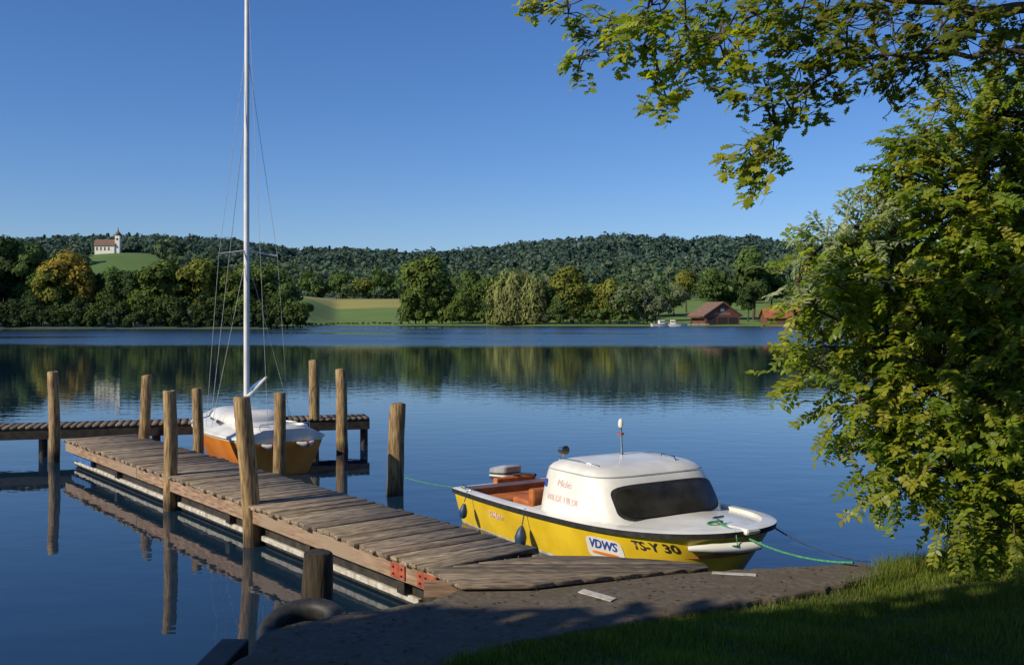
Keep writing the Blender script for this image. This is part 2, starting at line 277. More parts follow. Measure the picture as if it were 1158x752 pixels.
# ---------------- buildings
M_wallw=noise_mat('white_render',(.66,.64,.58),(.78,.76,.7),scale=.5,rough=.9,bump=0)
M_roofr=noise_mat('red_tiles',(.26,.075,.035),(.40,.13,.06),scale=1.2,rough=.9)
M_roofd=noise_mat('brown_roof',(.13,.075,.055),(.21,.125,.095),scale=1.2,rough=.9)
M_barn=noise_mat('red_brown_boards',(.10,.042,.03),(.17,.07,.05),scale=2,stretch=(5,5,.4),rough=.9)
M_barnl=noise_mat('barn_cladding_light',(.20,.10,.08),(.30,.16,.13),scale=2,stretch=(5,5,.4),rough=.9)
def gable(name,px,d,wd,dep,eave,ridge,wall,roof,rz=0,axis='y',openings=()):
    x=X(px,d); z=max(.5,float(height(x,d))); e=empty(name,(x,d,z),rz); w2=wd/2; 
    if axis=='y':
        V=[(-w2,0,-1.5),(w2,0,-1.5),(w2,0,eave),(0,0,ridge),(-w2,0,eave)]; V+= [(a,dep,c) for a,_,c in V]
        Fc=[(0,1,2,3,4),(9,8,7,6,5),(0,5,6,1),(1,6,7,2),(4,9,5,0)]
        pymesh('walls',V,Fc,wall,e)
        o=.9; k=(ridge-eave)/w2
        for s in (-1,1):
            R=[(0,-o,ridge+.05),(s*(w2+o),-o,eave-k*o+.05),(s*(w2+o),dep+o,eave-k*o+.05),(0,dep+o,ridge+.05)]
            R+=[(a,b2,c+.35) for a,b2,c in R]; pymesh('roof_slope',R,[(0,1,2,3),(4,5,6,7),(0,1,5,4),(1,2,6,5),(2,3,7,6),(3,0,4,7)],roof,e)
    else:
        V=[(-w2,0,-1.5),(-w2,dep,-1.5),(-w2,dep,eave),(-w2,dep/2,ridge),(-w2,0,eave)]; V+=[(w2,b2,c) for _,b2,c in V]
        pymesh('walls',V,[(0,1,2,3,4),(9,8,7,6,5),(0,5,6,1),(1,6,7,2),(4,9,5,0)],wall,e)
        o=.8;k=(ridge-eave)/(dep/2)
        for y0,y1 in ((-o,dep/2),(dep+o,dep/2)):
            R=[(-w2-o,y0,eave-k*o+.05),(w2+o,y0,eave-k*o+.05),(w2+o,y1,ridge+.05),(-w2-o,y1,ridge+.05)]; R+=[(a,b2,c+.3) for a,b2,c in R]
            pymesh('roof_slope',R,[(0,1,2,3),(4,5,6,7),(0,1,5,4),(1,2,6,5),(2,3,7,6),(3,0,4,7)],roof,e)
    for q in openings: box(q[0],q[1],q[2],-.06,.05,q[3],q[4],q[5],e)
    return e
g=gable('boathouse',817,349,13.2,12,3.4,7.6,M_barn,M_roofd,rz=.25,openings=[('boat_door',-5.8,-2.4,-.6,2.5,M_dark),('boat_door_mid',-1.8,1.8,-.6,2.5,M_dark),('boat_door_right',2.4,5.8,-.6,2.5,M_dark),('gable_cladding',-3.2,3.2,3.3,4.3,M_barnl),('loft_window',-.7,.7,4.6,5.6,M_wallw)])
box('lean_to_roof',-8.4,-7.0,0,11,2.4,2.7,M_roofd,g)
gable('lake_house',888,352,13,9,2.6,5.4,M_barn,M_roofr,axis='x',openings=[('window_a',-5,-3,.8,2,M_glass),('window_b',0,2,.8,2,M_glass)])
e=gable('hill_church',118,858,17,8,7.5,12,M_wallw,M_roofd,axis='x',openings=[('window_%d'%i,-7+i*3.4,-5.8+i*3.4,2.5,5.5,M_glass) for i in range(4)])
box('tower',8.6,12.6,1,5,-1,15.5,M_wallw,e)
tw=Acc(); tube(tw,[(10.6,3,15.5),(10.6,3,16.5),(10.6,3,18),(10.6,3,19.2),(10.6,3,23)],[2.4,2.9,2.0,.8,.1],8); tw.build('tower_spire',M_roofd,parent=e)
box('tower_clock_window',9.8,11.4,.9,1.0,11.5,13.2,M_glass,e)
def small_boat(px,d,L,rz,cab=True):
    e=empty('moored_motorboat',(X(px,d),d,0),rz); V=[];n=9
    for lv,(k,z) in enumerate([(0.75,0),(1,.9)]):
        for i in range(n+1):
            s=i/n; wv=L*.17*(1-max(0,(s-.4)/.6)**2)*k; V+=[((s-.5)*L*(.93 if lv==0 else 1),wv,z),((s-.5)*L*(.93 if lv==0 else 1),-wv,z)]
    Fc=[];o=2*(n+1)
    for i in range(n):
        a=2*i; Fc+=[(a,a+2,o+a+2,o+a),(a+1,a+3,o+a+3,o+a+1),(o+a,o+a+1,o+a+3,o+a+2)]
    Fc.append((0,1,o+1,o)); pymesh('hull',V,Fc,M_gel,e)
    if cab: box('cabin',-.1*L,.2*L,-L*.11,L*.11,.9,2.1,M_gel,e,bevel=.1); box('cabin_window',-.08*L,.18*L,-L*.113,L*.113,1.35,1.75,M_glass,e)
small_boat(747,333,6.5,.2);small_boat(760,334,6,-.1);small_boat(770,335,5,.3,False);small_boat(926,325,6,.1)
e=empty('far_jetty',(X(772,338),338,0)); box('deck',-9,9,0,1.5,.5,.75,M_white_worn,e)
for i in range(7): box('pile_%d'%i,-8.5+i*2.8,-8.3+i*2.8,.2,.4,-1,1.2,M_dark,e)
# ---------------- jetty
JL=np.array([-.863,9.82]); jr=math.atan2(.783,-.622); jlen=13.1; jw=1.32; zt=.55
jet=empty('wooden_jetty',(JL[0],JL[1],0),jr)
acc=Acc(); x=-.15
while x<jlen:
    wd=random.uniform(.115,.155); g=random.uniform(.008,.02); dz=random.uniform(-.008,.008); sk=random.uniform(-.008,.008)
    V=np.array(boxv(x,x+wd-g,-jw-.04+random.uniform(-.04,.02),.03+random.uniform(-.03,.035),zt-.045+dz,zt+dz)); V[:,0]+=sk*V[:,1]; V[:,2]+=random.uniform(-.006,.006)*V[:,1]
    cb=random.uniform(.55,1.25); acc.add(V,BF,(cb,cb*random.uniform(.92,1),cb*random.uniform(.82,1))); x+=wd
o=acc.build('deck_planks',M_plank,parent=jet); bv=o.modifiers.new('b','BEVEL'); bv.width=.006; bv.segments=1
for i,(a,b2) in enumerate([(-.2,4.3),(4.32,8.7),(8.72,13.1)]):
    box('side_beam_%d'%i,a,b2,-.07,-.005,zt-.24,zt-.05,M_fascia,jet,bevel=.008); box('far_beam_%d'%i,a,b2,-jw,-jw+.07,zt-.24,zt-.05,M_fascia,jet,bevel=.008)
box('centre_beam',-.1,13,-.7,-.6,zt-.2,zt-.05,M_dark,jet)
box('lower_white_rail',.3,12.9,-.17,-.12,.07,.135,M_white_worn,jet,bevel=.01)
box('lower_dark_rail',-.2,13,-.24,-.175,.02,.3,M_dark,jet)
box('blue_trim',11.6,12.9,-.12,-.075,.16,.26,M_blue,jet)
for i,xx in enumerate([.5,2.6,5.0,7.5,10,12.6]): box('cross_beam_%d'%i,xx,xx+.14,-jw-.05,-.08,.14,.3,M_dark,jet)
for i,xx in enumerate([9.2,12.3]): box('float_%d'%i,xx,xx+.9,-jw+.1,-.25,-.3,.22,M_dark,jet,bevel=.03)
box('steel_bracket',-.22,.12,.0,.012,zt-.22,zt-.07,M_red,jet,bevel=.003); box('steel_bracket_b',.35,.62,.0,.012,zt-.22,zt-.07,M_red,jet,bevel=.003)
bt=Acc()
for xx in (-.16,-.04,.06,.4,.56):
    for zz in (zt-.18,zt-.11): tube(bt,[(xx,.012,zz),(xx,.024,zz)],[.012,.011],8,cap=True)
bt.build('bolts',M_rub,parent=jet)
# ramp
ramp=empty('boarding_ramp'); acc=Acc(); y=9.10
X0=lambda q: np.interp(q,[9.0,9.3,9.72,10.26],[-.38,-.62,-.80,.42]); X1=lambda q: np.interp(q,[9.0,9.10,9.8,9.95,10.26],[-.2,.15,1.95,1.95,.80])
def rz_(q): return zt+.010-.018*np.clip(q,0,2)
while y<10.20:
    wd=random.uniform(.09,.12); y1=y+wd-.012
    a0,a1,b0_,b1=X0(y),X0(y1),X1(y),X1(y1)
    if b0_-a0>.15:
        V=np.array([(a0,y,-.04),(a0,y,0),(a1,y1,-.04),(a1,y1,0),(b0_,y,-.04),(b0_,y,0),(b1,y1,-.04),(b1,y1,0)]); V[:,1]+=V[:,0]*.04; V[:,2]+=rz_(V[:,0])+random.uniform(-.005,.005)
        cb=random.uniform(.5,1.25); acc.add(V,BF,(cb,cb*.97,cb*.92))
    y+=wd
o=acc.build('ramp_planks',M_plankR,parent=ramp); bv=o.modifiers.new('b','BEVEL'); bv.width=.004; bv.segments=1
box('support_beam',-.55,.9,9.42,9.5,.36,.50,M_fascia,ramp,rz=.03)
def strip(pts2,z): 
    V=[(a,b2,z) for a,b2 in pts2]+[(a,b2,z+.008) for a,b2 in pts2]; pymesh('metal_strip',V,[(0,1,2,3),(4,5,6,7),(0,1,5,4),(1,2,6,5),(2,3,7,6),(3,0,4,7)],M_white_worn,ramp)
strip([(.60,9.06),(.66,9.16),(.93,8.86),(.87,8.77)],.499); strip([(1.95,9.72),(1.97,9.79),(2.38,9.70),(2.36,9.63)],.499)
# back walkway
p0=np.array([X(-140,20.4),20.4]); p1=np.array([X(418,23.2),23.2]); dv=p1-p0; ln=np.linalg.norm(dv); ar=math.atan2(dv[1],dv[0])
wk=empty('mooring_walkway',(p0[0],p0[1],0),ar); acc=Acc(); x=0
while x<ln:
    wd=random.uniform(.13,.16); V=np.array(boxv(x,x+wd-.012,-.02,.9,.63,.675)); V[:,2]+=random.uniform(-.005,.005); cb=random.uniform(.45,.8); acc.add(V,BF,(cb,cb*.95,cb*.9)); x+=wd
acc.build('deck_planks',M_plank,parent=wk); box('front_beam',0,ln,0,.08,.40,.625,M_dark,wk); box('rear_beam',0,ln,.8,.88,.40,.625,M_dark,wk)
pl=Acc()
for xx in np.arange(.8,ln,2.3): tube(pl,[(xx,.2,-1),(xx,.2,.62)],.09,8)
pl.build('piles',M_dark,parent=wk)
# posts
def post(px,pytop,d,wpx,dpx=0,base_px=None,cb=1.0):
    r=wpx/F*d/2; b0=np.array([X(base_px if base_px else px,d),d,0.]); top=np.array([X(px,d),d,H-(pytop-359)/F*d]); ax=top-b0; bot=b0-ax/ax[2]*1.0
    a=Acc(); n=14; lv=14; P=[bot+(top-bot)*t+np.array([.012*math.sin(t*7+px),.01*math.cos(t*5+px),0]) for t in np.linspace(0,1,lv)]; P.append(top+np.array([0,0,.015])); 
    R=[r*(1.08-.14*t+random.uniform(-.03,.03)) for t in np.linspace(0,1,lv)]+[r*.82]
    V=[];an=np.linspace(0,2*math.pi,n,endpoint=False); ph=random.uniform(0,6)
    for p,rr in zip(P,R): V.append(p+np.stack([rr*np.cos(an)*(1+.05*np.sin(3*an+ph)),rr*np.sin(an)*(1+.05*np.sin(3*an+ph)),.01*np.sin(2*an+ph)],1))
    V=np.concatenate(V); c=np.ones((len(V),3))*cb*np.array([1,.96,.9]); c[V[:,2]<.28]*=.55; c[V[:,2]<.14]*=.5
    Fa=[(i*n+j,i*n+(j+1)%n,(i+1)*n+(j+1)%n,(i+1)*n+j) for i in range(len(P)-1) for j in range(n)]
    a.add(V,Fa,c); m=len(P)-1; VV=np.vstack([V[m*n:],V[m*n:].mean(0)+[0,0,.004]]); a.add(VV,[(j,(j+1)%n,n) for j in range(n)],cb*.8)
    return a.build('mooring_post',M_post,smooth=False)
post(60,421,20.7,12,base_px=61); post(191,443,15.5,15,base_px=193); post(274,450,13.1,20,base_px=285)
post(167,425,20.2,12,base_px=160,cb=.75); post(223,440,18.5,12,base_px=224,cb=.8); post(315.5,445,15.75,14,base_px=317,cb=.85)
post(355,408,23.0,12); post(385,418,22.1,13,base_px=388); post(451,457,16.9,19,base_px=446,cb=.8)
post(359,626,9.35,36,cb=.12)
# ---------------- concrete landing
def rough_poly(pts,step=.12,j=.018):
    out=[]
    for i in range(len(pts)):
        a=np.array(pts[i]);b2=np.array(pts[(i+1)%len(pts)]); n=max(1,int(np.linalg.norm(b2-a)/step))
        for k in range(n):
            p=a+(b2-a)*k/n; out.append(p+rng.normal(size=2)*j*(k>0))
    return out
pts=[(-2.02,5.2),(-2.05,6.6),(-1.98,7.95),(-1.36,8.5),(-.72,8.82),(-.5,9.25),(.2,9.5),(1.0,9.62),(1.95,9.86),(3.1,10.1),(3.6,10.2),(3.75,9.85),(2.9,9.2),(1.7,8.6),(.7,8.05),(0,7.65),(-.45,7.2),(-.5,6.4),(-.4,5.2)]
P=rough_poly(pts); n=len(P)
bm=bmesh.new(); vs=[bm.verts.new((p[0],p[1],.495)) for p in P]; f=bm.faces.new(vs)
r=bmesh.ops.extrude_face_region(bm,geom=[f]); 
for v in [g for g in r['geom'] if isinstance(g,bmesh.types.BMVert)]: v.co.z=-1.2
bmesh.ops.recalc_face_normals(bm,faces=bm.faces); me=bpy.data.meshes.new('concrete_landing'); bm.to_mesh(me); bm.free(); me.materials.append(M_conc)
o=bpy.data.objects.new('concrete_landing',me); link(o); m=o.modifiers.new('b','BEVEL'); m.width=.03; m.segments=2; m.limit_method='ANGLE'; m.angle_limit=math.radians(60)
e=empty('timber_edge',(-2.12,7.95,0),math.radians(-92)); box('upper_timber',0,2.8,-.2,.02,.24,.44,M_dark,e,bevel=.015); box('lower_timber',-.05,2.8,-.24,-.02,.0,.22,M_dark,e,bevel=.015)
# tyre
def torus(name,R,r,mat,parent=None,n=48,m=14,sq=.8):
    V=[];Fc=[]
    for i in range(n):
        a=2*math.pi*i/n
        for j in range(m):
            b2=2*math.pi*j/m; cx=math.copysign(abs(math.cos(b2))**sq,math.cos(b2)); cz=math.copysign(abs(math.sin(b2))**sq,math.sin(b2))
            rr=R+r*cx*(1+(.06 if i%2 and cx>.5 else 0)); V.append((rr*math.cos(a),rr*math.sin(a),r*1.1*cz)); Fc.append((i*m+j,((i+1)%n)*m+j,((i+1)%n)*m+(j+1)%m,i*m+(j+1)%m))
    return pymesh(name,V,Fc,mat,parent,smooth=True)
t=torus('fender_tyre',.29,.085,M_rub); t.location=(-1.76,8.40,.37); t.rotation_euler=(math.radians(14),math.radians(-12),math.radians(30))
# ---------------- ring hull builder
def ringmesh(name,rings,mat,parent,cap_top=False,cap_bot=False,smooth=True,midx=None,mats=None,closed=True,split=38):
    n=len(rings[0]); V=[p for r in rings for p in r]; Fc=[];mi=[]
    for i in range(len(rings)-1):
        for j in range(n if closed else n-1):
            k=(j+1)%n; Fc.append((i*n+j,i*n+k,(i+1)*n+k,(i+1)*n+j)); mi.append(midx[i] if midx else 0)
    if cap_top: Fc.append(tuple(range((len(rings)-1)*n,len(rings)*n))); mi.append(midx[-1] if midx else 0)
    if cap_bot: Fc.append(tuple(range(n))); mi.append(midx[0] if midx else 0)
    o=pymesh(name,V,Fc,mats or mat,parent,midx=mi,smooth=smooth)
    if smooth:
        mo=o.modifiers.new('e','EDGE_SPLIT'); mo.split_angle=math.radians(split)
    return o
def textmesh(txt,size,mapf,mat,parent,name,shear=0,bold=.0):
    cu=bpy.data.curves.new('t','FONT'); cu.body=txt; cu.size=size; cu.shear=shear; cu.offset=bold; cu.resolution_u=3
    to=bpy.data.objects.new('t',cu); scene.collection.objects.link(to); bpy.context.view_layer.update()
    me=bpy.data.meshes.new_from_object(to); bpy.data.objects.remove(to)
    bm=bmesh.new(); bm.from_mesh(me); bmesh.ops.triangulate(bm,faces=bm.faces)
    for v in bm.verts: v.co=Vector(mapf(v.co.x,v.co.y))
    bm.to_mesh(me); bm.free(); me.materials.clear(); me.materials.append(mat); me.name=name
    o=bpy.data.objects.new(name,me); link(o,parent)
def rpatch(name,cx,cy,hw,hh,r,mapf,mat,parent,rings=7,n=64):
    V=[mapf(cx,cy)];Fc=[]; out=[]
    for i in range(n):
        a=2*math.pi*i/n; p=5.0; c,s=math.cos(a),math.sin(a); k=(abs(c)**p+abs(s)**p)**(-1/p); out.append((hw*c*k,hh*s*k))
    for q in range(1,rings+1):
        for (a,b2) in out: V.append(mapf(cx+a*q/rings,cy+b2*q/rings))
    for j in range(n): Fc.append((0,1+j,1+(j+1)%n))
    for q in range(rings-1):
        for j in range(n): Fc.append((1+q*n+j,1+q*n+(j+1)%n,1+(q+1)*n+(j+1)%n,1+(q+1)*n+j))
    return pymesh(name,V,Fc,mat,parent,smooth=True)
# ---------------- yellow motorboat
YB=empty('cabin_motorboat',(.04,15.08,0),math.atan2(-.848,.53)); LB=4.85
def plan(s):
    s=np.clip(s,0,1); a=.93+.07*np.sin(np.clip(s/.5,0,1)*math.pi/2); b2=np.clip(1-np.clip((s-.58)/.42,0,1)**2.7,0,1)**(1/2.2); return a*b2
sv=np.concatenate([np.linspace(0,.58,16),.58+.42*np.sin(np.linspace(0,math.pi/2,26)[1:])])
def sheer(s): return .50+.15*np.clip(s,0,1)**2
Z0=-.25; HB=1.12
def LW(t): return LB*(.87+.13*t**.9), HB*(.70+.30*np.clip(t,0,1)**.55)
def ring_h(t,inset=0,dz=0):
    Lc,Wc=LW(t); y=(Wc-inset)*plan(sv); x=sv*(Lc-inset); z=Z0+t*(sheer(sv)-Z0)+dz
    x0=x.copy(); x0[0]+=inset*.5
    return [(a,b2,c) for a,b2,c in zip(x0,y,z)]+[(a,-b2,c) for a,b2,c in zip(x0[::-1][1:],y[::-1][1:],z[::-1][1:])]
ts=[0,.15,.33,.36,.55,.75,.88,1]
ringmesh('hull',[ring_h(t) for t in ts],M_yellow,YB,cap_bot=True,mats=[M_yellow,M_white_worn],midx=[1,1,1,0,0,0,0])
ringmesh('gunwale',[ring_h(1,-.0,-.05),ring_h(1,-.03,-.045),ring_h(1,-.035,.015),ring_h(1,.02,.03),ring_h(1,.12,.03),ring_h(1,.13,-.1)],M_gel,YB,mats=[M_gel,M_rub],midx=[1,1,0,0,0])
ringmesh('cockpit_liner',[ring_h(1,.13,-.02),ring_h(1,.15,-.30)],M_inner,YB,cap_top=True)
sel=[i for i,s in enumerate(sv) if s>=.36]
def deckring(sv2,ins,dz): 
    Lc,Wc=LW(1); return [(s*(Lc-ins),(Wc-ins)*plan(s)*sg,sheer(s)+dz) for sg,s in [(1,s) for s in sv2]+[(-1,s) for s in sv2[::-1][1:]]]
fd=deckring(sv[sel],.10,.0); V=[(a,b2,c-.015) for a,b2,c in fd]+[(a,b2*.5,c+.03) for a,b2,c in fd]; n=len(fd)
pymesh('foredeck',V,[(j,j+1,n+j+1,n+j) for j in range(n-1)]+[tuple(range(n,2*n))],M_gel,YB,smooth=True)
box('bench',.25,.75,-.85,.85,.2,.42,M_inner,YB,bevel=.03); box('helm_seat',1.2,1.65,-.8,-.25,.2,.56,M_inner,YB,bevel=.04); box('helm_seat_b',1.2,1.65,.2,.8,.2,.56,M_inner,YB,bevel=.04)
box('seat_back',1.6,1.72,-.8,.8,.3,.72,M_inner,YB,bevel=.03)
box('transom_board',-.06,.06,-.35,.35,.1,.60,M_inner,YB,bevel=.02)
# cabin: z, xr, xf, half width
CL=[(.44,1.88,3.70,1.0),(.58,1.90,3.66,.99),(.75,1.93,3.58,.97),(.92,1.96,3.47,.94),(1.03,1.98,3.39,.91),(1.09,2.0,3.33,.885),(1.13,2.04,3.26,.85),(1.165,2.11,3.15,.78),(1.19,2.22,3.0,.66),(1.205,2.4,2.78,.40)]
cz=[c[0] for c in CL]
def cring(c,n=128,p=4.6):
    z,xr,xf,hw=c; cx=(xr+xf)/2; a=(xf-xr)/2; out=[]
    for i in range(n):
        th=2*math.pi*i/n; cc,s_=math.cos(th),math.sin(th); k=(abs(cc)**p+abs(s_)**p)**(-1/p); out.append((cx+a*cc*k,hw*s_*k,z))
    return out
ringmesh('cabin',[cring(c) for c in CL],M_gel,YB,cap_top=True,split=60)
ringmesh('roof_trim_line',[[(a*1.0+(.010 if a>2.7 else -.010),b2*1.010,z) for a,b2,z in cring(c)] for c in [(1.078,1.997,3.34,.89),(1.09,2.0,3.33,.885)]],M_lgrey,YB,split=60)
def cpar(z): return [float(np.interp(z,cz[:6],[c[i] for c in CL[:6]])) for i in (1,2,3)]
def front(off):
    def f(y,z):
        xr,xf,hw=cpar(z); cx=(xr+xf)/2;a=(xf-xr)/2; return (cx+a*max(0,1-abs(y/hw)**4.6)**(1/4.6)+off,y*(1+off*.3),z+off*.3)
    return f
def cside(x0,z0,off=.009,rot=0):
    def f(u,v):
        x=x0+u; z=z0+v+u*rot; xr,xf,hw=cpar(z); cx=(xr+xf)/2;a=(xf-xr)/2; return (x,-hw*max(0,1-abs((x-cx)/a)**4.6)**(1/4.6)-off,z+.002)
    return f
rpatch('windscreen_seal',0,.80,.80,.20,.1,front(.012),M_rub,YB); rpatch('windscreen_glass',0,.80,.765,.165,.1,front(.021),M_glass,YB)
textmesh('Michis',.12,cside(2.5,.90),M_pink,YB,'lettering_top',.2); textmesh('WILDE HILDE',.115,cside(2.30,.71),M_pink,YB,'lettering_bottom')
rpatch('side_vent',0,0,.045,.05,.02,cside(2.22,.90,.012),M_inkb,YB)
def hside(x0,z0,off=.008):
    def f(u,v):
        x=x0+u; z=z0+v; s=x/LB
        for _ in range(4):
            t=(z-Z0)/(float(sheer(s))-Z0); Lc,Wc=LW(t); s=x/Lc
        y=Wc*float(plan(s)); ds=.01; nx=-(Wc*float(plan(s+ds))-y)/(ds*Lc); nl=math.hypot(nx,1)
        return (x+off*nx/nl,-(y+off/nl),z)
    return f
rpatch('sponsor_panel',0,0,.28,.13,.01,hside(3.55,.32,.006),M_gel,YB); textmesh('VDWS',.15,hside(3.32,.32,.012),M_inkb,YB,'panel_lettering',.3,.004)
rpatch('panel_stripe',0,0,.20,.018,.01,hside(3.55,.26,.012),M_orange,YB)
textmesh('TS-Y 30',.145,hside(3.98,.40,.008),M_ink,YB,'registration',0,.003)
textmesh('DiMadn',.12,hside(1.0,.28,.008),M_pink,YB,'stern_lettering',.2,.002)
box('bow_roller',4.6,4.93,-.11,.11,.62,.69,M_gel,YB,bevel=.03)
bf=Acc(); tube(bf,[(4.55,-.62,.47),(4.72,-.42,.49),(4.86,-.15,.49),(4.92,.1,.49)],[.03,.055,.06,.045],10,cap=True); bf.build('bow_fender',M_gel,parent=YB,smooth=True)
cl=Acc(); tube(cl,[(4.45,-.08,.66),(4.45,-.08,.74)],.018,8,cap=True); tube(cl,[(4.45,-.16,.74),(4.45,0,.74)],.016,8,cap=True)
tube(cl,[(2.2,-.70,1.12),(2.2,-.70,1.19),(2.6,-.70,1.20),(3.0,-.66,1.18),(3.0,-.66,1.12)],.009,8); tube(cl,[(2.8,.5,1.16),(2.8,.5,1.23),(3.05,.5,1.22),(3.1,.5,1.14)],.009,8)
tube(cl,[(.15,-1.0,.53),(.15,-1.0,.58),(.45,-1.02,.58),(.45,-1.02,.53)],.012,8)
tube(cl,[(2.06,-.55,1.10),(2.06,-.55,1.22)],.012,8,cap=True); tube(cl,[(2.01,-.55,1.26),(2.13,-.55,1.27)],[.045,.06],16,cap=True)
cl.build('rails_and_fittings',M_chrome,parent=YB,smooth=True)
li=Acc(); tube(li,[(2.45,.12,1.18),(2.45,.12,1.25),(2.43,.12,1.58)],[.03,.018,.015],10); li.build('light_mast',M_chrome,parent=YB)
li=Acc(); tube(li,[(2.43,.12,1.56),(2.43,.12,1.59),(2.43,.12,1.64),(2.43,.12,1.67)],[.028,.036,.034,.016],12,cap=True); li.build('light_globe',M_gel,parent=YB,smooth=True)
li=Acc(); tube(li,[(2.43,.12,1.46),(2.43,.12,1.485)],.042,12,cap=True); li.build('light_red_collar',M_red,parent=YB)
# outboard
def sqr(n=32,p=.5): return [(math.copysign(abs(math.cos(q))**p,math.cos(q)),math.copysign(abs(math.sin(q))**p,math.sin(q))) for q in np.linspace(0,2*math.pi,n,endpoint=False)]
ringmesh('outboard_cowling',[[(-.28+sx_*a*.5+.12*(z-.6),b2*.5*sy_,z+.14*a*(z-.45)) for a,b2 in sqr(p=.35)] for z,sx_,sy_ in [(.50,.34,.24),(.53,.44,.34),(.63,.46,.36),(.70,.46,.36),(.725,.38,.30)]],M_grey,YB,cap_top=True,cap_bot=True,mats=[M_grey,M_lgrey],midx=[0,0,1,1])
ringmesh('cowling_stripe',[[(-.27+.475*.5*a,b2*.5*.37,z+.02*a) for a,b2 in sqr(p=.35)] for z in (.575,.60)],M_gel,YB)
box('outboard_leg',-.36,-.22,-.06,.06,-.5,.50,M_grey,YB,bevel=.03); box('outboard_bracket',-.24,.06,-.14,.14,.34,.50,M_rub,YB,bevel=.02)
tl=Acc(); tube(tl,[(-.1,0,.60),(.2,.02,.66),(.5,.05,.68)],[.025,.02,.022],8,cap=True); tl.build('tiller',M_rub,parent=YB)
M_navy=noise_mat('navy_fender',(.015,.04,.10),(.03,.07,.16),scale=9,rough=.5)
for i,(fx,fz) in enumerate([(2.05,.20),(.55,.28)]):
    sc=1 if i==0 else .75
    fa=Acc(); tube(fa,[(fx,-1.2,fz-.13*sc),(fx,-1.2,fz-.10*sc),(fx,-1.2,fz),(fx,-1.19,fz+.08*sc),(fx,-1.18,fz+.14*sc)],[.02,.065*sc,.08*sc,.055*sc,.02],14,cap=True); fa.build('fender_%d'%i,M_navy,parent=YB,smooth=True)
    fa=Acc(); tube(fa,[(fx,-1.18,fz+.13),(fx,-1.13,.56)],.008,6); fa.build('fender_line_%d'%i,M_ropeb,parent=YB)
def yb(p): 
    c,s=math.cos(YB.rotation_euler[2]),math.sin(YB.rotation_euler[2]); return np.array([YB.location[0]+c*p[0]-s*p[1],YB.location[1]+s*p[0]+c*p[1],p[2]])
def rope(name,a,b2,sag,r,mat,n=24):
    a=np.array(a,float);b2=np.array(b2,float); P=[a+(b2-a)*t-np.array([0,0,sag*4*t*(1-t)]) for t in np.linspace(0,1,n)]
    ac=Acc(); tube(ac,P,[r*(1+.15*(i%2)) for i in range(n)],8); return ac.build(name,mat,smooth=True)
rope('mooring_rope',yb((4.45,-.08,.70)),(X(965,10.0),10.0,.54),.12,.012,M_ropeg,60); rope('mooring_rope',yb((4.3,.75,.62)),(X(985,10.12),10.12,.52),.10,.008,M_ropeb,40)
rope('mooring_rope',yb((.3,-1.02,.55)),(X(449,16.9)+.12,16.85,.30),.03,.008,M_ropeg,30)
rp=Acc(); th=np.linspace(0,7,60); tube(rp,[yb((4.45+.06*math.cos(q*2.6)-.02*q*.3,-.12+.09*math.sin(q*2.6),.70-.002*i)) for i,q in enumerate(th)],.014,8); tube(rp,[yb(q) for q in [(4.5,-.12,.70),(4.85,-.2,.66),(4.9,-.22,.52),(4.7,-.35,.5)]],.013,8); rp.build('rope_coil',M_ropeg)
# ---------------- sailboat
SB=empty('sailing_boat',(-4.30,18.9,0),math.atan2(.81,-.585)); LS=4.2
def splan(s): s=np.clip(s,0,1); return np.where(s<.4,.80+.20*np.sin(s/.4*math.pi/2),np.clip(1-((s-.4)/.6)**2.3,0,1)**.8)
ss=np.concatenate([np.linspace(0,.85,24),np.linspace(.87,1,9)])
def ssh(s): return .72+.14*np.clip(s,0,1)**1.5
def sring(t,ins=0,dz=0):
    Lc=LS*(.86+.14*t); Wc=.96*np.clip(t,0,1)**.42*(1 if t>.01 else 0)+.02; z=-.30+t*(ssh(ss)+.30)+dz; x=ss*(Lc-ins)+(1-t)*.10; y=np.maximum(Wc-ins,.01)*splan(ss)
    return [(a,b2,c) for a,b2,c in zip(x,y,z)]+[(a,-b2,c) for a,b2,c in zip(x[::-1][1:],y[::-1][1:],z[::-1][1:])]
ringmesh('hull',[sring(t) for t in [0,.05,.12,.22,.35,.5,.65,.78,.82,.92,1]],M_orange,SB,cap_bot=True,mats=[M_orange,M_gel],midx=[0]*9+[1])
ringmesh('rubbing_strake',[sring(1,-.0,-.04),sring(1,-.03,-.03),sring(1,-.03,.01),sring(1,.03,.03)],M_gel,SB)
ringmesh('deck',[sring(1,.02,.02),sring(1,.18,.09),sring(1,.45,.16)],M_gel,SB,cap_top=True,split=70)
def srr(x0,x1,hw,z,p=3.2,n=48,tp=.0):
    out=[]
    for q in np.linspace(0,2*math.pi,n,endpoint=False):
        c,s=math.cos(q),math.sin(q);k=(abs(c)**p+abs(s)**p)**(-1/p); u=c*k; out.append(((x0+x1)/2+(x1-x0)/2*u,hw*s*k*(1-tp*(u+1)/2),z))
    return out
ringmesh('cabin_trunk',[srr(1.2,3.5,.74,.76,tp=.4),srr(1.22,3.4,.71,.98,tp=.4),srr(1.28,3.3,.64,1.06,tp=.4),srr(1.5,3.0,.44,1.11,tp=.4)],M_gel,SB,cap_top=True,split=70)
ringmesh('cockpit_coaming',[srr(.06,1.4,.70,.74),srr(.1,1.4,.66,.90),srr(.14,1.36,.58,.92),srr(.16,1.34,.54,.70)],M_gel,SB,split=60)
